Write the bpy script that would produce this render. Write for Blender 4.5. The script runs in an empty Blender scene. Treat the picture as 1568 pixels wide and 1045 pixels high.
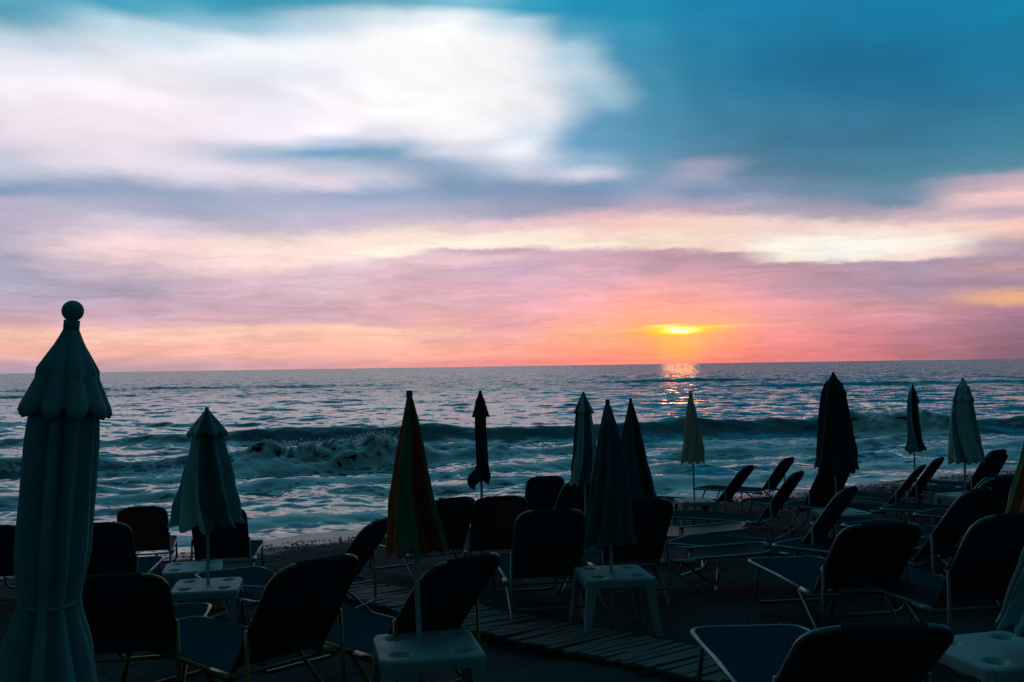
import bpy, bmesh, math, random
import numpy as np
from mathutils import Vector, Matrix
random.seed(4); np.random.seed(4)
scene = bpy.context.scene
scene.view_settings.view_transform = 'Standard'
scene.view_settings.look = 'None'
scene.view_settings.exposure = 0
F = 1524.0
SEA = -0.89
CAM_Z = 1.73
SUN_AZ = math.atan(256 / F); SUN_EL = math.radians(1.9)

# ------------------------------------------------------------------ helpers
def lin(c):
    return tuple(((v / 255) / 12.92 if v / 255 <= 0.04045 else ((v / 255 + 0.055) / 1.055) ** 2.4) for v in c)

class NT:
    def __init__(s, tree): s.t = tree; s.n = tree.nodes; s.l = tree.links
    def new(s, typ, **kw):
        n = s.n.new(typ)
        for k, v in kw.items(): setattr(n, k, v)
        return n
    def put(s, inp, v):
        if isinstance(v, bpy.types.NodeSocket): s.l.new(v, inp)
        elif v is not None: inp.default_value = v
    def m(s, op, a, b=None, c=None, clamp=False):
        n = s.new('ShaderNodeMath', operation=op); n.use_clamp = clamp
        s.put(n.inputs[0], a)
        if b is not None: s.put(n.inputs[1], b)
        if c is not None: s.put(n.inputs[2], c)
        return n.outputs[0]
    def xyz(s, x, y, z=0.0):
        n = s.new('ShaderNodeCombineXYZ')
        s.put(n.inputs[0], x); s.put(n.inputs[1], y); s.put(n.inputs[2], z)
        return n.outputs[0]
    def noise(s, vec, scale=1.0, detail=5, rough=0.55, dist=0.0):
        n = s.new('ShaderNodeTexNoise')
        s.put(n.inputs['Vector'], vec); n.inputs['Scale'].default_value = scale
        n.inputs['Detail'].default_value = detail; n.inputs['Roughness'].default_value = rough
        n.inputs['Distortion'].default_value = dist
        return n
    def mix(s, f, a, b, blend='MIX'):
        n = s.new('ShaderNodeMix', data_type='RGBA', blend_type=blend)
        s.put(n.inputs[0], f); s.put(n.inputs[6], a); s.put(n.inputs[7], b)
        return n.outputs[2]
    def mr(s, v, a, b, c=0.0, d=1.0, smooth=True):
        n = s.new('ShaderNodeMapRange'); n.interpolation_type = 'SMOOTHSTEP' if smooth else 'LINEAR'
        s.put(n.inputs[0], v); n.inputs[1].default_value = a; n.inputs[2].default_value = b
        n.inputs[3].default_value = c; n.inputs[4].default_value = d
        return n.outputs[0]
    def vs(s, v, k):
        n = s.new('ShaderNodeVectorMath', operation='SCALE'); s.put(n.inputs[0], v); s.put(n.inputs[3], k); return n.outputs[0]
    def va(s, a, b, op='ADD'):
        n = s.new('ShaderNodeVectorMath', operation=op); s.put(n.inputs[0], a); s.put(n.inputs[1], b); return n.outputs[0]

def C(*rgb): return (rgb[0], rgb[1], rgb[2], 1.0)

# ------------------------------------------------------------------ world sky
world = bpy.data.worlds.new("World"); scene.world = world; world.use_nodes = True
try:
    world.cycles.sampling_method = 'MANUAL'; world.cycles.sample_map_resolution = 512
except Exception: pass
w = NT(world.node_tree); w.n.clear()
tc = w.new('ShaderNodeTexCoord')
sp = w.new('ShaderNodeSeparateXYZ'); w.l.new(tc.outputs['Generated'], sp.inputs[0])
dx, dy, dz = sp.outputs
az = w.m('ARCTAN2', dx, dy)
hor = w.m('SQRT', w.m('ADD', w.m('MULTIPLY', dx, dx), w.m('MULTIPLY', dy, dy)))
vt = w.m('DIVIDE', dz, w.m('MAXIMUM', hor, 0.02))
n1 = w.noise(w.xyz(w.m('MULTIPLY', az, 5.0), w.m('MULTIPLY', vt, 15.0), 3.3), 1.0, 3, 0.45)
s1 = w.new('ShaderNodeSeparateColor'); w.l.new(n1.outputs['Color'], s1.inputs[0])
n2 = w.noise(w.xyz(w.m('MULTIPLY', az, 26.0), w.m('MULTIPLY', vt, 85.0), 9.1), 1.0, 6, 0.66)
s2 = w.new('ShaderNodeSeparateColor'); w.l.new(n2.outputs['Color'], s2.inputs[0])
small = w.mr(vt, 0.13, 0.24, 1.0, 0.22)
wa = w.m('ADD', w.m('MULTIPLY', w.m('SUBTRACT', s1.outputs[0], 0.5), 0.11), w.m('MULTIPLY', w.m('MULTIPLY', w.m('SUBTRACT', s2.outputs[0], 0.5), 0.06), small))
amp = w.mr(vt, 0.0, 0.30, 0.22, 1.4, False)
wv = w.m('MULTIPLY', w.m('ADD', w.m('MULTIPLY', w.m('SUBTRACT', s1.outputs[1], 0.5), 0.034), w.m('MULTIPLY', w.m('MULTIPLY', w.m('SUBTRACT', s2.outputs[1], 0.5), 0.024), small)), amp)
az2 = w.m('ADD', az, wa)
v2 = w.m('ADD', vt, wv)
VMAX = 0.40
cols = {
0: [(0,(90,165,190)),(50,(200,220,235)),(100,(235,235,245)),(150,(240,232,242)),(200,(240,225,238)),(250,(200,205,225)),(290,(135,160,190)),(312,(185,180,205)),(350,(190,180,205)),(400,(165,165,190)),(450,(175,165,190)),(490,(205,165,180)),(515,(250,190,170)),(540,(250,180,165)),(565,(190,160,180))],
200: [(0,(75,165,195)),(40,(190,215,230)),(80,(240,240,248)),(150,(250,240,248)),(200,(245,230,240)),(250,(235,225,238)),(290,(150,165,195)),(320,(170,175,200)),(350,(220,200,215)),(375,(250,215,215)),(410,(215,190,205)),(440,(180,165,190)),(480,(205,170,190)),(502,(222,175,182)),(512,(250,195,175)),(540,(250,180,165)),(565,(200,160,175))],
400: [(0,(60,155,185)),(30,(150,195,215)),(70,(240,242,248)),(120,(225,228,240)),(160,(235,232,245)),(200,(240,230,242)),(235,(160,180,205)),(265,(225,215,230)),(300,(165,175,200)),(340,(190,185,205)),(375,(253,225,215)),(400,(250,215,210)),(430,(215,180,195)),(470,(205,165,185)),(496,(218,170,182)),(504,(250,195,175)),(540,(250,178,160)),(562,(215,160,165))],
500: [(0,(70,160,190)),(30,(180,210,228)),(70,(242,244,250)),(110,(235,236,245)),(150,(250,245,252)),(190,(250,245,250)),(215,(180,195,218)),(235,(110,160,192)),(255,(190,195,215)),(275,(225,210,225)),(300,(150,165,195)),(340,(190,180,203)),(370,(255,225,215)),(392,(255,228,220)),(420,(215,185,200)),(440,(225,190,200)),(475,(210,168,186)),(496,(220,172,184)),(504,(251,195,173)),(540,(251,177,158)),(562,(220,155,160))],
600: [(0,(100,170,195)),(30,(220,232,240)),(70,(253,252,254)),(120,(255,253,255)),(170,(255,252,254)),(200,(225,225,238)),(235,(120,165,195)),(270,(190,195,215)),(300,(140,160,190)),(330,(180,175,200)),(365,(255,230,215)),(392,(255,240,225)),(402,(222,188,200)),(440,(215,175,190)),(480,(225,170,180)),(498,(228,172,180)),(506,(252,195,170)),(540,(252,175,155)),(560,(225,150,150))],
700: [(0,(120,185,210)),(25,(235,240,246)),(60,(255,255,255)),(150,(255,254,255)),(200,(250,246,252)),(230,(215,218,235)),(250,(150,175,205)),(290,(125,155,190)),(325,(165,165,192)),(350,(235,200,205)),(372,(255,240,222)),(380,(255,240,222)),(387,(206,176,194)),(402,(232,190,200)),(420,(205,170,190)),(450,(220,172,188)),(490,(235,170,175)),(505,(250,190,170)),(520,(235,165,165)),(540,(255,170,148)),(560,(230,140,140))],
800: [(0,(50,160,195)),(30,(190,220,235)),(70,(248,248,252)),(120,(250,248,252)),(160,(240,241,247)),(200,(205,218,232)),(230,(235,236,244)),(255,(195,205,225)),(290,(130,155,190)),(320,(150,155,185)),(345,(230,195,200)),(365,(255,240,225)),(377,(255,235,220)),(385,(196,160,184)),(398,(215,178,195)),(412,(192,158,184)),(450,(215,165,185)),(490,(235,165,175)),(510,(235,160,165)),(540,(255,160,140)),(558,(235,130,130))],
900: [(0,(25,150,190)),(40,(80,165,198)),(80,(180,210,228)),(110,(195,218,232)),(140,(170,205,225)),(180,(90,150,185)),(220,(90,150,185)),(250,(140,175,205)),(268,(205,205,222)),(285,(110,148,182)),(315,(140,152,185)),(335,(230,190,198)),(360,(255,220,210)),(381,(255,238,220)),(389,(200,162,184)),(430,(205,158,180)),(460,(235,160,172)),(490,(250,160,150)),(510,(250,165,130)),(540,(255,145,120)),(558,(245,120,115))],
1000: [(0,(20,145,185)),(50,(50,148,185)),(100,(60,140,175)),(150,(60,140,175)),(200,(70,140,175)),(250,(100,150,180)),(290,(125,150,185)),(320,(180,165,190)),(345,(250,205,200)),(370,(255,232,212)),(381,(255,230,212)),(389,(198,158,182)),(410,(190,150,175)),(440,(232,160,172)),(475,(250,152,142)),(500,(252,145,112)),(520,(255,142,98)),(540,(255,122,98)),(558,(250,112,112))],
1100: [(0,(12,132,175)),(100,(30,122,158)),(180,(50,126,162)),(230,(74,134,168)),(255,(150,158,186)),(275,(150,160,188)),(300,(112,140,174)),(330,(190,170,190)),(345,(250,215,205)),(370,(254,225,212)),(384,(252,222,210)),(391,(192,155,180)),(410,(190,150,172)),(440,(215,150,167)),(475,(244,148,145)),(500,(246,148,120)),(520,(250,138,110)),(540,(245,122,112)),(557,(240,108,112))],
1200: [(0,(8,125,170)),(100,(15,110,150)),(200,(44,118,152)),(250,(70,128,158)),(290,(110,140,172)),(320,(150,155,180)),(350,(242,210,208)),(372,(255,250,238)),(394,(255,248,232)),(402,(190,155,175)),(440,(190,145,170)),(480,(225,145,158)),(510,(235,135,142)),(540,(235,120,128)),(555,(225,115,122))],
1300: [(0,(6,122,164)),(100,(10,104,144)),(200,(44,114,148)),(250,(64,125,154)),(290,(100,138,168)),(325,(165,160,182)),(350,(250,222,215)),(372,(255,255,250)),(399,(255,250,240)),(406,(180,150,175)),(450,(180,142,168)),(480,(215,142,158)),(510,(210,125,142)),(540,(205,112,128)),(553,(200,110,125))],
1400: [(0,(4,120,160)),(100,(8,102,142)),(200,(44,114,145)),(250,(60,124,150)),(300,(96,136,165)),(330,(200,175,190)),(355,(250,215,205)),(375,(255,245,235)),(396,(252,222,212)),(404,(165,145,175)),(450,(170,140,165)),(480,(210,145,160)),(510,(180,120,145)),(540,(175,110,130)),(552,(170,110,130))],
1568: [(0,(5,122,162)),(100,(16,112,148)),(200,(54,124,154)),(250,(76,136,160)),(280,(200,175,190)),(300,(240,195,195)),(325,(190,165,185)),(350,(245,195,180)),(380,(170,150,175)),(410,(190,150,160)),(430,(160,135,160)),(455,(250,180,130)),(470,(170,120,150)),(500,(150,110,140)),(530,(130,95,120)),(550,(130,95,120))],
}
keys = sorted(cols)
fac = w.m('DIVIDE', v2, VMAX, clamp=True)
prev = None; paz = None
for k in keys:
    a = math.atan((k - 784) / F)
    yh = 572 - 0.01467 * k
    r = w.new('ShaderNodeValToRGB'); r.color_ramp.interpolation = 'EASE'
    stops = sorted([(max(0.0, (yh - y) / F * math.cos(a)) / VMAX, c) for y, c in cols[k]])
    el = r.color_ramp.elements
    while len(el) < len(stops): el.new(0.5)
    for i, (p, c) in enumerate(stops):
        el[i].position = p
    for i, (p, c) in enumerate(stops):
        el[i].color = C(*lin(c))
    w.l.new(fac, r.inputs[0])
    if prev is None: prev = r.outputs[0]
    else: prev = w.mix(w.mr(az2, paz, a), prev, r.outputs[0])
    paz = a
hs = w.new('ShaderNodeHueSaturation'); w.l.new(prev, hs.inputs['Color'])
w.l.new(w.mr(vt, 0.10, 0.20, 0.92, 1.0), hs.inputs['Saturation'])
sky = hs.outputs[0]
# billowed layer: soft puffs high up, fine wisps low down
n3 = w.noise(w.xyz(w.m('ADD', w.m('MULTIPLY', az2, 6.0), w.m('MULTIPLY', v2, 6.0)), w.m('MULTIPLY', v2, 14.0), 1.7), 1.0, 5, 0.52, 0.2)
n4 = w.noise(w.xyz(w.m('MULTIPLY', az2, 13.0), w.m('MULTIPLY', v2, 120.0), 5.7), 1.0, 6, 0.66, 0.8)
g3 = w.mr(n3.outputs[0], 0.3, 0.7, 0.85, 1.12, False)
low = w.mr(vt, 0.05, 0.20, 1.0, 0.0)
g4 = w.m('ADD', 1.0, w.m('MULTIPLY', w.m('MULTIPLY', w.m('SUBTRACT', n4.outputs[0], 0.5), 0.80), low))
sky = w.vs(sky, w.m('MULTIPLY', g3, g4))
azs = w.m('ADD', az, w.m('MULTIPLY', wa, 0.12)); vs_ = w.m('ADD', vt, w.m('MULTIPLY', wv, 0.8))
def gauss(a0, v0, sx, sy, col):
    a = w.m('DIVIDE', w.m('SUBTRACT', azs, a0), sx); b = w.m('DIVIDE', w.m('SUBTRACT', vs_, v0), sy)
    e = w.m('EXPONENT', w.m('MULTIPLY', w.m('ADD', w.m('MULTIPLY', a, a), w.m('MULTIPLY', b, b)), -1.0))
    return w.vs(col, e)
for g in [(SUN_AZ, 0.040, 0.070, 0.038, (0.24, 0.07, -0.01)),
          (SUN_AZ, 0.018, 0.024, 0.015, (0.08, 0.15, -0.05)),
          (SUN_AZ, 0.0325, 0.032, 0.0034, (0.50, 0.34, -0.26)),
          (SUN_AZ + 0.016, 0.0358, 0.060, 0.0013, (0.3, 0.26, -0.12)),
          (SUN_AZ - 0.014, 0.0380, 0.016, 0.0012, (0.6, 0.42, 0.0)),
          (SUN_AZ + 0.003, 0.0330, 0.0125, 0.0020, (2.0, 1.2, 0.95)),
          (SUN_AZ - 0.005, 0.0350, 0.0060, 0.0013, (1.2, 0.9, 0.6))]:
    sky = w.va(sky, gauss(*g))
over = C(0.036, 0.165, 0.225)
back = C(0.005, 0.035, 0.045)
sky = w.mix(w.mr(dz, 0.44, 0.84), sky, over)
fade = w.mr(w.m('ABSOLUTE', az), 0.60, 1.25)
sky = w.mix(fade, sky, back)
sky = w.mix(w.mr(dz, -0.25, -0.02, 1.0, 0.0), sky, C(0.01, 0.03, 0.04))
bg = w.new('ShaderNodeBackground'); w.l.new(sky, bg.inputs[0]); bg.inputs[1].default_value = 1.0
nish = w.new('ShaderNodeTexSky'); nish.sky_type = 'NISHITA'; nish.sun_disc = False
nish.sun_elevation = SUN_EL; nish.sun_rotation = SUN_AZ
bg2 = w.new('ShaderNodeBackground'); w.l.new(nish.outputs[0], bg2.inputs[0]); bg2.inputs[1].default_value = 0.003
ads = w.new('ShaderNodeAddShader'); w.l.new(bg.outputs[0], ads.inputs[0]); w.l.new(bg2.outputs[0], ads.inputs[1])
wo = w.new('ShaderNodeOutputWorld'); w.l.new(ads.outputs[0], wo.inputs[0])

# ------------------------------------------------------------------ sun lamp (veiled by cloud)
sd = Vector((math.sin(SUN_AZ) * math.cos(SUN_EL), math.cos(SUN_AZ) * math.cos(SUN_EL), math.sin(SUN_EL)))
sl = bpy.data.lights.new("sun", 'SUN'); sl.energy = 0.03; sl.angle = math.radians(2.0); sl.color = (1.0, 0.30, 0.08)
so = bpy.data.objects.new("sun", sl); scene.collection.objects.link(so)
so.rotation_euler = sd.to_track_quat('Z', 'Y').to_euler()

# ------------------------------------------------------------------ materials
def new_mat(name):
    m = bpy.data.materials.new(name); m.use_nodes = True
    t = NT(m.node_tree); t.n.clear()
    out = t.new('ShaderNodeOutputMaterial'); p = t.new('ShaderNodeBsdfPrincipled')
    t.l.new(p.outputs[0], out.inputs[0])
    return m, t, p, out

def simple(name, col, rough=0.6, metal=0.0, var=0.25, nscale=12, trans=None, bump=0.0, bscale=60, spec=0.5):
    m, t, p, out = new_mat(name)
    tcn = t.new('ShaderNodeTexCoord')
    n = t.noise(tcn.outputs['Object'], nscale, 5, 0.6)
    c = t.mix(n.outputs[0], C(*[v * (1 - var) for v in col]), C(*[min(1, v * (1 + var)) for v in col]))
    t.l.new(c, p.inputs['Base Color'])
    t.l.new(t.mr(n.outputs[0], 0.3, 0.7, rough * 0.85, min(1, rough * 1.15)), p.inputs['Roughness'])
    p.inputs['Metallic'].default_value = metal
    p.inputs['Specular IOR Level'].default_value = spec
    if bump:
        b = t.new('ShaderNodeBump'); b.inputs['Strength'].default_value = bump; b.inputs['Distance'].default_value = 0.01
        nb = t.noise(tcn.outputs['Object'], bscale, 3, 0.6); t.l.new(nb.outputs[0], b.inputs['Height'])
        t.l.new(b.outputs[0], p.inputs['Normal'])
    if trans:
        tr = t.new('ShaderNodeBsdfTranslucent'); tr.inputs[0].default_value = C(*trans[0])
        mx = t.new('ShaderNodeMixShader'); mx.inputs[0].default_value = trans[1]
        t.l.new(p.outputs[0], mx.inputs[1]); t.l.new(tr.outputs[0], mx.inputs[2]); t.l.new(mx.outputs[0], out.inputs[0])
    return m

M_ALU = simple("aluminium_tube", (0.17, 0.23, 0.24), 0.48, 0.7, 0.15)
M_BRONZE = simple("bronze_tube", (0.24, 0.18, 0.07), 0.42, 0.8, 0.15)
M_SLING = simple("sling_fabric_navy", (0.014, 0.060, 0.080), 0.85, 0, 0.3, 25, ((0.02, 0.025, 0.03), 0.04), 0.3, 300, 0.0)
M_SLING2 = simple("sling_fabric_brown", (0.026, 0.050, 0.060), 0.8, 0, 0.3, 25, ((0.07, 0.03, 0.025), 0.14), 0.3, 300, 0.05)
M_SLING3 = simple("sling_fabric_painted_glow", (0.42, 0.07, 0.05), 0.6, 0, 0.3, 25, None, 0.3, 300, 0.3)  # orange sunset reflection on the flat lounger, painted into the sling colour
M_PLASTIC = simple("white_plastic", (0.31, 0.40, 0.41), 0.55, 0, 0.12, 8, spec=0.1)
M_POLE = simple("pole_white_paint", (0.45, 0.48, 0.48), 0.4, 0.0, 0.15)
def fab(name, col, tr=None, f=0.15):
    return simple(name, col, 0.85, 0, 0.2, 9, (tr or tuple(min(1, c * 1.1) for c in col), f), 0.25, 90, 0.15)
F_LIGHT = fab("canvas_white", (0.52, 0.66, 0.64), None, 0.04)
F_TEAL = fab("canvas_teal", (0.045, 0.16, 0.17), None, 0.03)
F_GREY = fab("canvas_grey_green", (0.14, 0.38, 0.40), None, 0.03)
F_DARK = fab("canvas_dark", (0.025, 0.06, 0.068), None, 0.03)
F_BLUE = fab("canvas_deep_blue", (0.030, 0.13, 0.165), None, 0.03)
F_SAND = fab("canvas_sand", (0.62, 0.55, 0.45), None, 0.25)
F_ORANGE = fab("canvas_orange", (0.72, 0.13, 0.04), (0.6, 0.13, 0.03), 0.08)
F_RED = fab("canvas_red", (0.46, 0.05, 0.03), (0.4, 0.06, 0.03), 0.08)
F_GREEN = fab("canvas_green", (0.04, 0.22, 0.12), (0.04, 0.16, 0.08), 0.06)
F_YELLOW = fab("canvas_yellow", (0.75, 0.42, 0.05), (0.9, 0.5, 0.05), 0.2)

# ------------------------------------------------------------------ numpy noise
_lat = np.random.rand(256, 256)
def vnoise(x, y):
    xi = np.floor(x).astype(int); yi = np.floor(y).astype(int)
    fx = x - xi; fy = y - yi
    fx = fx * fx * (3 - 2 * fx); fy = fy * fy * (3 - 2 * fy)
    g = lambda a, b: _lat[a & 255, b & 255]
    return (g(xi, yi) * (1 - fx) + g(xi + 1, yi) * fx) * (1 - fy) + (g(xi, yi + 1) * (1 - fx) + g(xi + 1, yi + 1) * fx) * fy
def fbm(x, y, o=4):
    s = 0; a = 0.5; t = 0
    for i in range(o):
        s = s + a * vnoise(x * 2 ** i + 17.3 * i, y * 2 ** i + 5.1 * i); t += a; a *= 0.5
    return s / t
def gz(x, y):
    return 0.370 + 0.0416 * x - 0.0747 * y
def ground_h(x, y):
    p = gz(x, y)
    p = np.clip(p, -6, 0.75)
    b = (fbm(x * 1.1, y * 1.1, 5) - 0.5) * 0.11 + (fbm(x * 5, y * 5, 3) - 0.5) * 0.045
    d = np.clip((np.abs(x) + np.abs(y)) / 80, 0, 1)
    sub = np.clip((p - SEA + 0.15) / 0.3, 0.15, 1)
    return p + b * sub * (1 - d)

def grid_mesh(name, X, Y, Z, mats, attrs=None, smooth=True):
    nr, nc = X.shape
    me = bpy.data.meshes.new(name)
    co = np.stack([X, Y, Z], -1).reshape(-1, 3).astype(np.float32)
    idx = np.arange(nr * nc).reshape(nr, nc)
    q = np.stack([idx[:-1, :-1], idx[:-1, 1:], idx[1:, 1:], idx[1:, :-1]], -1).reshape(-1, 4)
    me.vertices.add(len(co)); me.vertices.foreach_set('co', co.ravel())
    me.loops.add(q.size); me.loops.foreach_set('vertex_index', q.ravel().astype(np.int32))
    me.polygons.add(len(q)); me.polygons.foreach_set('loop_start', (np.arange(len(q)) * 4).astype(np.int32))
    me.polygons.foreach_set('loop_total', np.full(len(q), 4, np.int32))
    me.polygons.foreach_set('use_smooth', np.ones(len(q), bool))
    me.update(calc_edges=True)
    for k, v in (attrs or {}).items():
        a = me.attributes.new(k, 'FLOAT', 'POINT'); a.data.foreach_set('value', v.ravel().astype(np.float32))
    for m in mats: me.materials.append(m)
    o = bpy.data.objects.new(name, me); scene.collection.objects.link(o)
    return o

# ------------------------------------------------------------------ sand
m, t, p, out = new_mat("dark_sand")
geo = t.new('ShaderNodeNewGeometry'); sx = t.new('ShaderNodeSeparateXYZ'); t.l.new(geo.outputs['Position'], sx.inputs[0])
na = t.noise(geo.outputs['Position'], 1.6, 5, 0.6); nb = t.noise(geo.outputs['Position'], 45, 3, 0.7); nc_ = t.noise(geo.outputs['Position'], 9, 4, 0.65)
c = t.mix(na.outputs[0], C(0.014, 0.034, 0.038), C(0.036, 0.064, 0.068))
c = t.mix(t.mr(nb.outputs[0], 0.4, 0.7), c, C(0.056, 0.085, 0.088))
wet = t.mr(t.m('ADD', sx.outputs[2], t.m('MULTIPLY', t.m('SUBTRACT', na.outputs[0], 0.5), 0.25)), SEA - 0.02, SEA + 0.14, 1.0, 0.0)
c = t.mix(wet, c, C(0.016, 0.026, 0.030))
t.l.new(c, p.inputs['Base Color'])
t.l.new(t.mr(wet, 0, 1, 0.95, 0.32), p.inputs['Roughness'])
t.l.new(t.mr(wet, 0, 1, 0.02, 0.40), p.inputs['Specular IOR Level'])
b = t.new('ShaderNodeBump'); b.inputs['Distance'].default_value = 0.03; b.inputs['Strength'].default_value = 0.8
t.l.new(t.m('ADD', t.m('MULTIPLY', nb.outputs[0], 0.35), nc_.outputs[0]), b.inputs['Height']); t.l.new(b.outputs[0], p.inputs['Normal'])
M_SAND = m
def graded(lo, hi, step, far, n):
    core = np.arange(lo, hi, step); g = np.geomspace(1, far, n)
    return np.concatenate([lo - g[::-1], core, hi - step + g])
gx = graded(-14, 20, 0.09, 4000, 24); gy = graded(-4, 26, 0.09, 4000, 24)
GX, GY = np.meshgrid(gx, gy)
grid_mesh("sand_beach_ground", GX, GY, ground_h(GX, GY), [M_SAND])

# ------------------------------------------------------------------ sea
ys = [6.0]
while ys[-1] < 9000:
    y = ys[-1]
    ys.append(y + (0.08 if y < 30 else 0.09 if y < 42 else 0.12 * (y / 42) ** 1.75))
ys = np.array(ys)
cs = np.linspace(-1, 1, 800)
hw = np.where(ys < 60, ys * 0.75 + 12, 57 + (ys - 60) * 1.4)
Xs = cs[None, :] * hw[:, None]; Ys = np.repeat(ys[:, None], len(cs), 1)
rowsp = np.gradient(ys)[:, None] + 0 * Xs; colsp = (2 * hw / len(cs))[:, None] + 0 * Xs
rng = np.random.RandomState(8)
Z = np.zeros_like(Xs)
wobs = [2 * (fbm(Xs * 0.15 + i * 9, Ys * 0.15 - i * 7, 2) - 0.5) * 4.4 for i in range(4)]
for i in range(64):
    lam = 0.45 * (9 / 0.45) ** rng.rand()
    th = math.radians(-100 + rng.randn() * 34)
    kx, ky = math.cos(th) * 2 * math.pi / lam, math.sin(th) * 2 * math.pi / lam
    att = np.clip((lam / (2.6 * np.maximum(rowsp * abs(math.sin(th)), colsp * 0.6)) - 0.6), 0, 1)
    ph = rng.rand() * 6.28
    sfn = np.sin(kx * Xs + ky * Ys + ph + wobs[i % 4])
    Z += att * 0.0044 * lam ** 0.85 * (0.5 - np.abs(sfn) ** 0.8 + 0.5 * sfn)
def sstep(v, a, b):
    q = np.clip((v - a) / (b - a), 0, 1); return q * q * (3 - 2 * q)
def win(x, a, b, s): return sstep(x, a - s, a + s) * (1 - sstep(x, b - s, b + s))
foam = np.zeros_like(Xs)
lump = fbm(Xs * 2.3, Ys * 2.3, 4) - 0.5
lump2 = fbm(Xs * 6.0 + 3, Ys * 6.0, 3) - 0.5
def swell(base, slope, A, wf, wb, wob=0.8, seed=0.0):
    yc = base + slope * Xs + wob * (fbm(Xs * 0.11 + seed, Xs * 0 + seed, 3) - 0.5) * 2 + 0.35 * (fbm(Xs * 0.6 + seed, Xs * 0 + seed, 2) - 0.5)
    s = Ys - yc
    h = np.where(s < 0, np.exp(-(s / wf) ** 2), np.exp(-(s / wb) ** 2))
    tr = -0.18 * np.exp(-((s + 2.6 * wf) / (1.5 * wf)) ** 2)
    return A * (h + tr), s
A = 0.54 * (0.55 + 0.45 * win(Xs, -11, 30, 2.5)) * (0.8 + 0.5 * (fbm(Xs * 0.17, Xs * 0 + 3, 2) - 0.3))
h, s = swell(38.6, 0.02, A, 0.85, 3.2, 0.7, 2.0); Z += h
br = win(Xs, 12.2, 17.0, 0.7)
foam = np.maximum(foam, br * np.exp(-((s + 0.4) / 1.1) ** 2) * 1.8); Z += br * np.exp(-((s + 0.3) / 0.8) ** 2) * (0.26 + 0.6 * lump)
foam = np.maximum(foam, 0.55 * np.exp(-(s / 0.22) ** 2) * sstep(fbm(Xs * 0.5, Xs * 0 + 7, 3), 0.45, 0.7))
A = 0.42 * win(Xs, -60, -2.6, 1.0) * (0.9 + 0.4 * (fbm(Xs * 0.2, Xs * 0 + 9, 2) - 0.5))
h, s = swell(29.7, 0.22, A, 0.7, 2.4, 0.4, 5.0); Z += h
br = win(Xs, -7.6, -3.2, 0.8)
foam = np.maximum(foam, br * np.exp(-((s + 0.2) / 1.0) ** 2) * 1.8)
pk = 0.5 + 0.7 * np.exp(-((Xs + 3.9) / 0.6) ** 2)
Z += br * np.exp(-((s + 0.2) / 0.7) ** 2) * (0.10 + 0.8 * lump + 0.40 * lump2 + 0.16 * pk)
br2 = win(Xs, -3.0, 0.8, 0.6)
foam = np.maximum(foam, br2 * np.exp(-((s + 0.1) / 1.1) ** 2) * 1.3); Z += br2 * np.exp(-(s / 0.7) ** 2) * (0.12 + 0.4 * lump)
for bs, a_, sd_ in [(52, 0.26, 1.2), (66, 0.24, 8.1), (86, 0.25, 4.4), (112, 0.25, 6.6), (150, 0.3, 2.2)]:
    A = a_ * (0.2 + 1.1 * sstep(fbm(Xs * 0.035 + sd_, Xs * 0 + sd_, 2), 0.35, 0.65))
    h, s = swell(bs, 0.03, A, 1.6, 4.0, 2.0, sd_); Z += h
shore = -(gz(Xs, Ys) - SEA) / 0.0855
for off, a_, sd_, fm in [(0.9, 0.07, 3.1, 1.2), (2.9, 0.13, 7.7, 1.15), (5.6, 0.13, 1.9, 1.1), (8.3, 0.17, 4.9, 1.05), (11.6, 0.16, 2.6, 0.95), (15.0, 0.17, 9.6, .9)]:
    s = shore - off - 1.1 * (fbm(Xs * 0.22 + sd_, Xs * 0 + sd_, 3) - 0.5) * 2
    mod = sstep(fbm(Xs * 0.16 + sd_ * 3, Xs * 0 + sd_, 2), 0.3, 0.6)
    mod = 0.35 + 0.65 * mod
    fade_ = np.clip((37 - Ys) / 4, 0, 1)
    hh = np.where(s < 0, np.exp(-(s / 0.28) ** 2), np.exp(-(s / 1.1) ** 2))
    Z += a_ * hh * mod * fade_
    rightside = sstep(Xs, 0, 5)
    foam = np.maximum(foam, fm * mod * fade_ * (np.exp(-((s + 0.05) / 0.36) ** 2) * 1.0 + 0.42 * (0.6 + 0.8 * rightside) * np.exp(-((s - 0.9) / 1.1) ** 2)))
foam = np.maximum(foam, 0.38 * np.clip(1 - (shore - 1) / 16, 0, 1) * sstep(fbm(Xs * .3, Ys * .5, 3), 0.33, 0.62))
foam = np.maximum(foam, (0.36 + 0.26 * sstep(Xs, 2, 8)) * win(Ys, 23, 37, 2.0) * sstep(fbm(Xs * .2 + 4, Ys * .45, 3), 0.42, 0.64))
foam = np.maximum(foam, 0.95 * np.exp(-((shore - 0.05) / 0.28) ** 2))
Z *= np.clip(0.25 + shore / 4, 0.12, 1)
m, t, p, out = new_mat("sea_water")
geo = t.new('ShaderNodeNewGeometry')
mp = t.new('ShaderNodeMapping'); mp.inputs['Scale'].default_value = (0.55, 1.0, 1.0); t.l.new(geo.outputs['Position'], mp.inputs[0])
P = mp.outputs[0]
def slope(n, k):
    v = t.va(n.outputs['Color'], (0.5, 0.5, 0.5), 'SUBTRACT')
    return t.va(v, (k * 0.8, k, 0.0), 'MULTIPLY')
b1 = t.noise(P, 0.35, 3, 0.6, 0.2); b2 = t.noise(P, 1.7, 4, 0.65, 0.4); b3 = t.noise(P, 8, 2, 0.6)
sxy = t.new('ShaderNodeSeparateXYZ'); t.l.new(geo.outputs['Position'], sxy.inputs[0])
farf = t.mr(sxy.outputs[1], 35, 160, 0.0, 1.0)
k1 = t.mr(farf, 0, 1, 1.0, 3.1, False)
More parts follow.
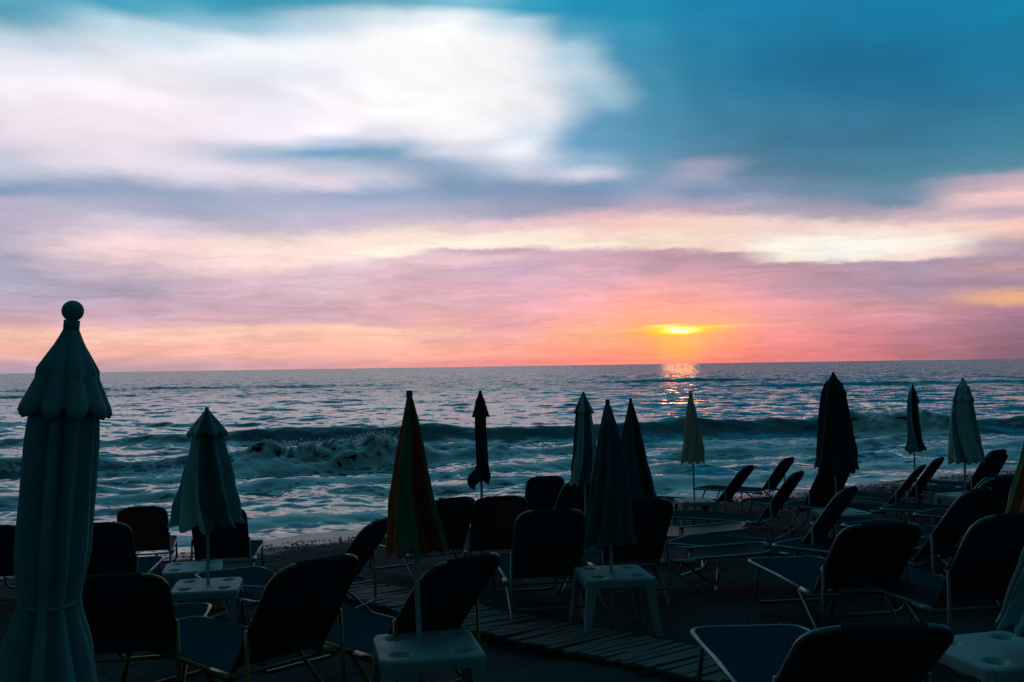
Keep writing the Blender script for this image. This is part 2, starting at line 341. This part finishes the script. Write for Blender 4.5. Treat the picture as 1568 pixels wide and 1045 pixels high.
tilt = t.vs(t.va(t.va(slope(b1, 0.24), slope(b2, 0.36)), slope(b3, 0.18)), k1)
vis = t.xyz(0.0, t.mr(farf, 0, 1, -0.015, -0.12, False), 0.0)
nrm = t.va(t.va(geo.outputs['Normal'], tilt), vis); nn = t.new('ShaderNodeVectorMath', operation='NORMALIZE'); t.l.new(nrm, nn.inputs[0])
t.l.new(nn.outputs[0], p.inputs['Normal'])
p.inputs['Base Color'].default_value = C(0.008, 0.10, 0.15)
p.inputs['IOR'].default_value = 1.333
t.l.new(t.mr(farf, 0, 1, 0.06, 0.18), p.inputs['Roughness'])
at = t.new('ShaderNodeAttribute'); at.attribute_name = 'foam'
f1 = t.noise(P, 2.4, 6, 0.7, 0.8)
vor = t.new('ShaderNodeTexVoronoi'); vor.feature = 'DISTANCE_TO_EDGE'; vor.inputs['Scale'].default_value = 3.5
wv_ = t.noise(P, 3.0, 3, 0.6)
t.l.new(t.va(P, t.vs(wv_.outputs['Color'], 0.5)), vor.inputs['Vector'])
lace = t.mr(vor.outputs['Distance'], 0.0, 0.22, 0.30, -0.18, False)
fv = t.m('ADD', t.m('ADD', at.outputs['Fac'], lace), t.m('MULTIPLY', t.m('SUBTRACT', f1.outputs[0], 0.5), 1.2))
ff = t.m('MULTIPLY', t.mr(fv, 0.42, 0.62), t.mr(at.outputs['Fac'], 0.03, 0.2))
# froth: bubbles stand up in all directions, so it gathers light mostly from the bright seaward sky
fd = t.new('ShaderNodeBsdfDiffuse'); fd.inputs['Color'].default_value = C(0.96, 0.97, 0.98)
ftilt = t.vs(t.va(f1.outputs['Color'], (0.5, 0.5, 0.5), 'SUBTRACT'), 1.6)
nf = t.va(ftilt, (0, 0.62, 0.75)); nfn = t.new('ShaderNodeVectorMath', operation='NORMALIZE'); t.l.new(nf, nfn.inputs[0])
t.l.new(nfn.outputs[0], fd.inputs['Normal'])
mx = t.new('ShaderNodeMixShader'); t.l.new(ff, mx.inputs[0]); t.l.new(p.outputs[0], mx.inputs[1]); t.l.new(fd.outputs[0], mx.inputs[2])
t.l.new(mx.outputs[0], out.inputs[0])
grid_mesh("sea_water", Xs, Ys, SEA + Z, [m], {"foam": foam})

# ------------------------------------------------------------------ mesh builder
class MB:
    def __init__(s): s.v = []; s.f = []; s.mi = []
    def tube(s, pts, r, mi, n=8, closed=False):
        P = [Vector(q) for q in pts]; base = len(s.v); L = len(P)
        up = None
        for i, q in enumerate(P):
            a = P[(i - 1) % L] if (closed or i > 0) else q; b_ = P[(i + 1) % L] if (closed or i < L - 1) else q
            tg = (b_ - a).normalized()
            if up is None:
                up = Vector((0, 0, 1)) if abs(tg.z) < 0.9 else Vector((1, 0, 0))
            up = (up - tg * up.dot(tg)).normalized(); sd_ = tg.cross(up)
            for j in range(n):
                an = 2 * math.pi * j / n
                s.v.append(q + (up * math.cos(an) + sd_ * math.sin(an)) * r)
        for i in range(L if closed else L - 1):
            for j in range(n):
                a = base + i * n + j; b_ = base + i * n + (j + 1) % n
                i2 = (i + 1) % L
                s.f.append((a, b_, base + i2 * n + (j + 1) % n, base + i2 * n + j)); s.mi.append(mi)
        if not closed:
            s.f.append(tuple(base + j for j in range(n))[::-1]); s.mi.append(mi)
            s.f.append(tuple(base + (L - 1) * n + j for j in range(n))); s.mi.append(mi)
    def grid(s, rows, mi, wrap=False):
        base = len(s.v); nr = len(rows); nc = len(rows[0])
        for r in rows:
            for q in r: s.v.append(Vector(q))
        for i in range(nr - 1):
            for j in range(nc if wrap else nc - 1):
                j2 = (j + 1) % nc
                s.f.append((base + i * nc + j, base + i * nc + j2, base + (i + 1) * nc + j2, base + (i + 1) * nc + j))
                s.mi.append(mi(i, j) if callable(mi) else mi)
    def box(s, c, sz, mi, rot=None):
        base = len(s.v)
        for a in (-1, 1):
            for b_ in (-1, 1):
                for d in (-1, 1):
                    q = Vector((a * sz[0] / 2, b_ * sz[1] / 2, d * sz[2] / 2))
                    if rot: q = rot @ q
                    s.v.append(Vector(c) + q)
        for f in ((0, 1, 3, 2), (4, 6, 7, 5), (0, 4, 5, 1), (2, 3, 7, 6), (0, 2, 6, 4), (1, 5, 7, 3)):
            s.f.append(tuple(base + k for k in f)); s.mi.append(mi)
    def obj(s, name, mats, smooth=True, link=True):
        me = bpy.data.meshes.new(name); me.from_pydata([tuple(v) for v in s.v], [], s.f)
        for m in mats: me.materials.append(m)
        me.polygons.foreach_set('material_index', s.mi)
        me.polygons.foreach_set('use_smooth', [smooth] * len(s.f)); me.update()
        bm = bmesh.new(); bm.from_mesh(me); bmesh.ops.recalc_face_normals(bm, faces=bm.faces); bm.to_mesh(me); bm.free()
        return me
def fillet(pts, r, n=6):
    P = [Vector(q) for q in pts]; o = [P[0]]
    for i in range(1, len(P) - 1):
        a = (P[i - 1] - P[i]); b_ = (P[i + 1] - P[i]); rr = min(r, a.length * 0.45, b_.length * 0.45)
        a = P[i] + a.normalized() * rr; b_ = P[i] + b_.normalized() * rr
        for k in range(n + 1):
            q = k / n; o.append(a * (1 - q) ** 2 + P[i] * 2 * q * (1 - q) + b_ * q ** 2)
    o.append(P[-1]); return o
def place(name, me, x, y, rz=0, z=None, tilt=(0, 0), sc=1.0):
    o = bpy.data.objects.new(name, me); scene.collection.objects.link(o)
    if z is None: z = float(ground_h(np.array([x]), np.array([y]))[0])
    o.location = (x, y, z); o.rotation_euler = (tilt[0], tilt[1], rz); o.scale = (sc, sc, sc)
    return o

# ------------------------------------------------------------------ sun loungers
def lounger_mesh(ang, mats, L=0.64, Wd=0.56):
    mb = MB(); h = Wd / 2; sh = 0.31; r = 0.0125; SL = 1.22
    ca, sa = math.cos(ang), math.sin(ang)
    mb.tube(fillet([(-h, -0.06, sh), (-h, SL * 0.5, sh - 0.005), (-h, SL, sh - 0.02), (h, SL, sh - 0.02), (h, SL * 0.5, sh - 0.005), (h, -0.06, sh)], 0.11), r, 0)
    mb.tube([(-h, 0.02, sh - 0.02), (h, 0.02, sh - 0.02)], r * 0.8, 0)
    def bp_(u, v): return (u, -v * ca, sh + 0.012 + v * sa)
    hb = h - 0.025
    mb.tube(fillet([bp_(-hb, 0), bp_(-hb, L), bp_(hb, L), bp_(hb, 0)], 0.13, 8), r, 0)
    rows = []
    for i in range(13):
        v = 0.03 + (SL - 0.07) * i / 12; row = []
        for j in range(9):
            u = -1 + 2 * j / 8; wv = h - (0.07 * max(0, (i - 10) / 2) ** 2)
            row.append((u * wv, v, sh + 0.012 - 0.02 * v / SL - 0.03 * (1 - u * u) * math.sin(math.pi * i / 12) + 0.004))
        rows.append(row)
    mb.grid(rows, 1)
    rows = []
    for i in range(15):
        v = 0.02 + (L - 0.02) * i / 14; row = []
        ex = L - v
        wv = hb + 0.004
        if ex < 0.13: wv = hb - 0.13 + math.sqrt(max(0, 0.13 ** 2 - (0.13 - ex) ** 2)) + 0.004
        for j in range(9):
            u = -1 + 2 * j / 8; q = Vector(bp_(u * wv, v)); sag = -0.028 * (1 - u * u) * math.sin(math.pi * min(1, i / 14))
            q += Vector((0, sa, ca)) * sag
            row.append(q)
        rows.append(row)
    mb.grid(rows, 1)
    mb.tube(fillet([bp_(-hb * 0.55, L - 0.004), bp_(hb * 0.55, L - 0.004)], 0.1), 0.019, 1)
    g = h - 0.01
    mb.tube(fillet([(-g, SL - 0.26, sh - 0.015), (-g, SL - 0.13, 0.0), (g, SL - 0.13, 0.0), (g, SL - 0.26, sh - 0.015)], 0.08), r, 0)
    mb.tube(fillet([(-g, 0.24, sh - 0.01), (-g, -0.20, 0.0), (g, -0.20, 0.0), (g, 0.24, sh - 0.01)], 0.08), r, 0)
    k = L * 0.42
    a_ = bp_(-hb - 0.016, k); b_ = bp_(hb + 0.016, k)
    mb.tube(fillet([a_, (-h - 0.004, -0.10 - 0.12 * ca, 0.14), (h + 0.004, -0.10 - 0.12 * ca, 0.14), b_], 0.06), r * 0.85, 0)
    mb.tube([(-h - 0.016, -0.05, sh), (-h - 0.016, 0.12, sh)], 0.02, 0); mb.tube([(h + 0.016, -0.05, sh), (h + 0.016, 0.12, sh)], 0.02, 0)
    return mb.obj("sun_lounger", mats)
D = math.radians
LM = {}
def lounger(x, y, rot, ang=58, kind=0):
    key = (ang, kind)
    if key not in LM:
        LM[key] = lounger_mesh(D(ang), [[M_ALU, M_SLING], [M_BRONZE, M_SLING], [M_ALU, M_SLING2], [M_ALU, M_SLING3]][kind])
    th = D(rot); off = 0.64 * math.cos(D(ang))
    return place("sun_lounger", LM[key], x - off * math.sin(th), y + off * math.cos(th), th)
for a in [
 (-0.92, 4.74, 48, 56, 1), (-1.98, 4.90, 10, 50, 1), (-0.23, 4.92, 45, 50, 1),
 (-4.10, 11.0, 15, 58, 2), (-3.50, 8.4, 10, 58, 0), (-2.85, 9.6, 8, 60, 0), (-4.9, 9.4, 12, 58, 0),
 (-1.04, 7.8, 68, 52, 0), (-0.57, 9.3, 30, 58, 0), (-0.12, 9.2, 10, 60, 2), (0.43, 13.4, 10, 60, 0), (0.83, 12.3, 35, 58, 0),
 (0.27, 7.2, 8, 60, 0), (1.00, 7.7, 15, 58, 0), (3.20, 13.6, 55, 52, 0), (4.3, 15.6, 50, 55, 0), (3.10, 10.9, 55, 55, 0),
 (3.95, 12.2, 25, 58, 0), (2.75, 8.2, 52, 55, 0), (4.7, 11.5, 55, 52, 0), (5.5, 12.9, 50, 55, 0), (2.18, 5.9, 6, 48, 0),
 (1.19, 3.25, 2, 40, 0), (2.60, 5.15, 12, 56, 0), (3.3, 7.1, 40, 55, 0), (6.3, 13.0, 30, 58, 0), (5.4, 10.2, 50, 55, 0),
 (2.35, 10.2, 80, 6, 3), (2.1, 8.3, 78, 6, 2), (4.3, 9.0, 50, 52, 0), (6.6, 11.0, 45, 56, 0), (4.1, 6.6, 40, 56, 0), (-1.55, 7.0, 30, 8, 0),
 (5.2, 9.0, 40, 56, 0), (3.9, 7.9, 25, 56, 0), (6.9, 14.2, 35, 56, 0)]:
    lounger(*a)

# ------------------------------------------------------------------ plastic tables
def table_mesh():
    mb = MB(); h = 0.24; n = 40; H = 0.42
    def sq(u, v):
        x, y = u * h, v * h; R = 0.05
        ax, ay = abs(x), abs(y); c0 = h - R
        if ax > c0 and ay > c0:
            ex, ey = ax - c0, ay - c0; mxx = max(ex, ey); l = math.hypot(ex, ey) or 1
            ex, ey = ex * mxx / l, ey * mxx / l; ax, ay = c0 + ex, c0 + ey
        return math.copysign(ax, x), math.copysign(ay, y)
    cups = [(-.14, -.14), (.14, -.14), (-.14, .14), (.14, .14)]
    rows = []
    for i in range(n + 1):
        row = []
        for j in range(n + 1):
            x, y = sq(-1 + 2 * j / n, -1 + 2 * i / n); z = H
            edge = max(abs(x), abs(y))
            if edge > h - 0.012: z -= 0.008
            for cx, cy in cups:
                d = math.hypot(x - cx, y - cy)
                z -= 0.026 * (1 - min(1, max(0, (d - 0.036) / 0.010)))
            row.append((x, y, z))
        rows.append(row)
    mb.grid(rows, 0)
    ring = [rows[0][j] for j in range(n)] + [rows[i][n] for i in range(n)] + [rows[n][j] for j in range(n, 0, -1)] + [rows[i][0] for i in range(n, 0, -1)]
    mb.grid([ring, [(x * 1.01, y * 1.01, H - 0.02) for x, y, z in ring], [(x, y, H - 0.055) for x, y, z in ring], [(x * .96, y * .96, H - 0.055) for x, y, z in ring], [(x * .95, y * .95, H - 0.015) for x, y, z in ring]], 0, True)
    for a in (-1, 1):
        for b_ in (-1, 1):
            secs = []
            for q in range(7):
                tt = q / 6; z = (H - 0.02) * (1 - tt); wd = 0.034 * (1 - 0.42 * tt); cx = a * (h - 0.045 + 0.055 * tt); cy = b_ * (h - 0.045 + 0.055 * tt)
                th = 0.010
                sec = [(cx + a * wd, cy + b_ * wd), (cx - a * wd, cy + b_ * wd), (cx - a * wd, cy + b_ * (wd - th)), (cx + a * (wd - th), cy + b_ * (wd - th)), (cx + a * (wd - th), cy - b_ * wd), (cx + a * wd, cy - b_ * wd)]
                secs.append([(x, y, z) for x, y in sec])
            mb.grid(secs, 0, True)
    return mb.obj("plastic_side_table", [M_PLASTIC])
TM = table_mesh()
TM.polygons.foreach_set('use_smooth', [i < 1600 for i in range(len(TM.polygons))])
for x, y, r in [(-0.42, 4.74, 12), (0.68, 6.95, 8), (-2.30, 7.46, 10), (-2.80, 8.7, 14), (2.44, 13.5, 5), (2.02, 4.20, 15), (-1.75, 3.50, 20), (5.6, 14.0, 10), (0.78, 11.0, 20), (3.4, 10.4, 12), (5.4, 12.0, 20)]:
    place("plastic_side_table", TM, x, y, D(r))

# ------------------------------------------------------------------ closed beach umbrellas
def umbrella(x, y, H, flen, Rb, mats, cap=0.0, capR=0.0, n=8, lean=(0, 0), ball=0, tie=None, knot=None, seed=0, power=0.8, rz=0, flare=0, capin=0.60, fdepth=0.42):
    rnd = random.Random(seed); mb = MB()
    M = [M_POLE] + mats; nm = len(mats)
    mb.tube([(0, 0, -0.15), (0, 0, H * 0.5), (0, 0, H + 0.015)], 0.0125, 0, 10)
    gam = [rnd.uniform(0.6, 1.35) for _ in range(n)]; SG = 10; seg = n * SG
    wid = [rnd.uniform(0.75, 1.3) for _ in range(n)]; tot = sum(wid); st = [2 * math.pi * sum(wid[:i]) / tot for i in range(n + 1)]
    tw = rnd.uniform(-0.6, 0.6); off = [(rnd.uniform(-1, 1), rnd.uniform(-1, 1)) for _ in range(3)]
    rows = []; NR = 40
    hem = [rnd.uniform(-0.03, 0.03) for _ in range(n)]
    phs = [rnd.uniform(0, 6.28) for _ in range(n)]
    for i in range(NR + 1):
        tt = i / NR; row = []
        if cap > 0:
            r0 = capR * capin; R = 0.012 + (r0 - 0.012) * min(1, tt / 0.10) + (Rb - r0) * max(0, (tt - 0.06) / 0.94) ** power
        else:
            R = 0.010 + (Rb - 0.010) * tt ** power
        if tie: R *= 1 - tie[1] * math.exp(-((tt - tie[0]) / 0.06) ** 2)
        if flare: R *= 1 + flare * max(0, (tt - (tie[0] if tie else .8))) ** 1.2
        if knot: R += knot[1] * math.exp(-((tt - knot[0]) / 0.06) ** 2)
        fa = fdepth * min(1, tt / 0.25)
        cxo = 0.016 * math.sin(tt * 5 + off[0][0] * 3) * tt; cyo = 0.012 * math.sin(tt * 4 + off[1][0] * 3) * tt
        for j in range(seg):
            gi = j // SG; lf = (j % SG) / SG
            th = st[gi] * (1 - lf) + st[gi + 1] * lf + tw * tt * tt + 0.10 * math.sin(tt * 7 + phs[gi]) * math.sin(math.pi * lf)
            a = gam[gi] * (1 - lf) + gam[(gi + 1) % n] * lf
            fold = abs(math.cos(math.pi * lf)) ** 1.1
            f2 = 0.16 * math.sin(math.pi * 4 * lf + phs[gi] + tt * 4) * math.sin(math.pi * lf)
            rr = R * (1 + fa * a * (fold - 0.62) + fa * f2)
            rr *= 1 + 0.035 * math.sin(tt * 23 + phs[gi] * 2) * tt
            z = H - flen * tt
            hz = hem[gi] * (1 - lf) + hem[(gi + 1) % n] * lf + 0.05 * (1 - fold) * min(1, Rb / .15)
            if i == NR: z += hz
            elif i == NR - 1: z += 0.4 * hz
            row.append((rr * math.cos(th) + cxo, rr * math.sin(th) + cyo, z))
        rows.append(row)
    mb.grid(rows, lambda i, j: 1 + ((j // SG) % nm), True)
    if knot and len(knot) > 2:
        rows = []
        for i in range(9):
            ph = math.pi * i / 8
            rows.append([(knot[2] + 0.075 * math.sin(ph) * math.cos(q) * (1 + .2 * math.sin(3 * q)), 0.05 * math.sin(ph) * math.sin(q), H - flen * 0.94 + 0.085 * math.cos(ph) + 0.03 * math.cos(q)) for q in [2 * math.pi * k / 12 for k in range(12)]])
        mb.grid(rows, 1, True)
    if cap > 0:
        rows = []; NC = 14
        for i in range(NC + 4):
            tt = min(1, i / NC); row = []
            R = 0.014 + (capR - 0.014) * (tt ** 1.0)
            if i > NC: R = capR * (1.03, 0.97, 0.72)[i - NC - 1]
            for j in range(seg):
                gi = j // SG; lf = (j % SG) / SG; th = st[gi] * (1 - lf) + st[gi + 1] * lf
                fold = abs(math.cos(math.pi * lf)) ** 0.9
                a = gam[gi] * (1 - lf) + gam[(gi + 1) % n] * lf
                rr = R * (1 + 0.36 * min(1, tt * 2) * a * (fold - 0.6))
                dz_ = (0, 0.018, 0.034, 0.022)[max(0, i - NC)]
                z = H + 0.004 - cap * tt - dz_ * capR / .12 + (0.03 * (1 - fold) * tt ** 3) * capR / .12
                row.append((rr * math.cos(th), rr * math.sin(th), z))
            rows.append(row)
        mb.grid(rows, lambda i, j: 1 + ((j // SG) % nm), True)
    mb.tube([(0, 0, H - 0.03), (0, 0, H + 0.02)], 0.015, 1)
    if ball:
        mb.tube([(0, 0, H - 0.03), (0, 0, H + 0.006)], ball * 0.72, 1, 16)
        rows = []
        for i in range(13):
            ph = math.pi * i / 12
            rows.append([(ball * max(.02, math.sin(ph)) * math.cos(q), ball * max(.02, math.sin(ph)) * math.sin(q), H + 0.006 + ball * 0.86 + ball * math.cos(ph)) for q in [2 * math.pi * k / 20 for k in range(20)]])
        mb.grid(rows, 1, True)
    if tie:
        zt = H - flen * tie[0]; R = Rb * (1 - tie[1]) * 1.06
        mb.tube([(R * math.cos(q), R * math.sin(q), zt + 0.012 * math.sin(q)) for q in [2 * math.pi * k / 24 for k in range(24)]], 0.008, 1, 6, True)
    me = mb.obj("beach_umbrella", M)
    return place("beach_umbrella", me, x, y, rz, None, lean)
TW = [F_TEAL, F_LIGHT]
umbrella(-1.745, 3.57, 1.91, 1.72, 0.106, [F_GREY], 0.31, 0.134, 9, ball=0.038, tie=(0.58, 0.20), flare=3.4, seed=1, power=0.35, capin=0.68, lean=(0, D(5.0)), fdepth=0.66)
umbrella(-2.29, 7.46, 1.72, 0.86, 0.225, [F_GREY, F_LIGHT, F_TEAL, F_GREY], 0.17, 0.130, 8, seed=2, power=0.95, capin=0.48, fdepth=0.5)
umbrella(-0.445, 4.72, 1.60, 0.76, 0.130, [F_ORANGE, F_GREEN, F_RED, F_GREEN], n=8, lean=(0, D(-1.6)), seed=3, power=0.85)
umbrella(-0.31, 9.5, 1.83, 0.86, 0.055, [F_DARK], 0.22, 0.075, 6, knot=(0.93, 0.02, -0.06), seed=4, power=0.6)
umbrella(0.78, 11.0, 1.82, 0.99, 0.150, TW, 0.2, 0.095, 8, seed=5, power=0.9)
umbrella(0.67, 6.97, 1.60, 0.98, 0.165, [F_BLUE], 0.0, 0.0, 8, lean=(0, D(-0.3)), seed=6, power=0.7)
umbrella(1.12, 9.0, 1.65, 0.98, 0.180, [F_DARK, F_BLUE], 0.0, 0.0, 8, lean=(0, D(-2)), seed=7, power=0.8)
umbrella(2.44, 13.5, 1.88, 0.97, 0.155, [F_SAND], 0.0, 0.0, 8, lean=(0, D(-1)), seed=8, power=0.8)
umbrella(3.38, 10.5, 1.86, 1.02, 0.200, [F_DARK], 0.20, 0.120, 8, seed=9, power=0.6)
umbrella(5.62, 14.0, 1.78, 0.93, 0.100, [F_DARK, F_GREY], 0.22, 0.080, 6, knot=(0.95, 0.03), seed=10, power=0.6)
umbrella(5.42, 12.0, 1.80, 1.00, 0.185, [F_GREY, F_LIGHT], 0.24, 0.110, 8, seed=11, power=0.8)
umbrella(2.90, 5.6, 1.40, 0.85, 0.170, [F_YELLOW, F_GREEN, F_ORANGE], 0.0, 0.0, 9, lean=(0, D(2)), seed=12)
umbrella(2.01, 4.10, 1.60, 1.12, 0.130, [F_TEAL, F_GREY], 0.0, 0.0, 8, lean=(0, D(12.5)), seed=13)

# ------------------------------------------------------------------ slatted boardwalk
m, t, p, out = new_mat("weathered_wood")
tcn = t.new('ShaderNodeTexCoord'); n = t.noise(tcn.outputs['Object'], 7, 6, 0.7)
t.l.new(t.mix(n.outputs[0], C(0.06, 0.07, 0.068), C(0.20, 0.215, 0.205)), p.inputs['Base Color']); p.inputs['Roughness'].default_value = 0.85
p.inputs['Specular IOR Level'].default_value = 0.1
mb = MB()
path = [Vector((3.3, 2.75)), Vector((1.15, 5.55)), Vector((0.05, 7.0)), Vector((-1.22, 9.0)), Vector((-2.0, 10.4))]
rnd = random.Random(2)
for a, b_ in zip(path[:-1], path[1:]):
    d = (b_ - a); L = d.length; d.normalize(); k = 0
    while k < L:
        c = a + d * k; z = float(np.clip(gz(c.x, c.y), -6, .75)) + 0.045 + rnd.uniform(-.008, .008)
        an = math.atan2(d.y, d.x) + rnd.uniform(-.035, .035)
        rot = Matrix.Rotation(an, 3, 'Z') @ Matrix.Rotation(0.06, 3, 'Y') @ Matrix.Rotation(rnd.uniform(-.04, .04), 3, 'X')
        mb.box((c.x + rnd.uniform(-.02, .02), c.y, z), (0.062, 0.56 + rnd.uniform(-.03, .03), 0.018), 0, rot)
        k += 0.082
me = mb.obj("slatted_boardwalk", [m], smooth=False)
o = bpy.data.objects.new("slatted_boardwalk", me); scene.collection.objects.link(o)

# ------------------------------------------------------------------ pebbles and spray
def scatter(name, pts, mat, jit=0.3):
    mb = MB(); rnd = random.Random(5)
    base = [(1,0,0),(-1,0,0),(0,1,0),(0,-1,0),(0,0,1),(0,0,-1)]
    fs = [(0,2,4),(2,1,4),(1,3,4),(3,0,4),(2,0,5),(1,2,5),(3,1,5),(0,3,5)]
    for x, y, z, r, fl in pts:
        b0 = len(mb.v); an = rnd.uniform(0, 6.28)
        for q in base:
            k = r * rnd.uniform(1 - jit, 1 + jit); u, v = q[0] * k, q[1] * k * .8
            mb.v.append(Vector((x + u * math.cos(an) - v * math.sin(an), y + u * math.sin(an) + v * math.cos(an), z + q[2] * k * fl)))
        for f in fs: mb.f.append(tuple(b0 + i for i in f)); mb.mi.append(0)
    me = mb.obj(name, [mat]); o = bpy.data.objects.new(name, me); scene.collection.objects.link(o)
rr = np.random.RandomState(3); pts = []
for i in range(5200):
    x = rr.uniform(-9, 14); sh = abs(rr.randn()) * 1.1 - 0.25
    y = (0.370 + 0.0416 * x - SEA) / 0.0747 - sh
    if rr.rand() < 0.25: y = rr.uniform(3.5, 15)
    z = float(ground_h(np.array([x]), np.array([y]))[0]); r = 0.010 + 0.022 * rr.rand() ** 3
    pts.append((x, y, z + r * .2, r, 0.55))
scatter("pebbles", pts, simple("pebble_stone", (0.08, 0.095, 0.10), 0.7, 0, 0.5, 30, spec=0.2))
pts = []
for i in range(1100):
    q = rr.rand()
    if q < 0.6: x = -3.95 + rr.randn() * 0.30; up = abs(rr.randn()) * 0.13
    else: x = rr.uniform(-7.4, -3.4); up = abs(rr.randn()) * 0.05
    pts.append((x, 29.6 + 0.22 * x + rr.randn() * 0.25, SEA + 0.50 + up, 0.010 + 0.020 * rr.rand() ** 2, 1.0))
for i in range(300):
    pts.append((rr.uniform(12.6, 17), 38.8 + rr.randn() * 0.3, SEA + 0.55 + abs(rr.randn()) * 0.08, 0.012 + 0.02 * rr.rand() ** 2, 1.0))
scatter("sea_spray", pts, simple("foam_white", (0.9, 0.93, 0.95), 0.5, 0, 0.03, trans=((0.95, 0.95, 0.96), 0.7)))

# ------------------------------------------------------------------ camera
cam = bpy.data.cameras.new("camera"); cam.lens = 35.0; cam.sensor_width = 36.0; cam.clip_end = 30000; cam.clip_start = 0.05
co = bpy.data.objects.new("camera", cam); scene.collection.objects.link(co)
R = Matrix.Rotation(D(90 + 1.43), 4, 'X') @ Matrix.Rotation(D(-0.84), 4, 'Z')
co.matrix_world = Matrix.Translation((0, 0, CAM_Z)) @ R
scene.camera = co
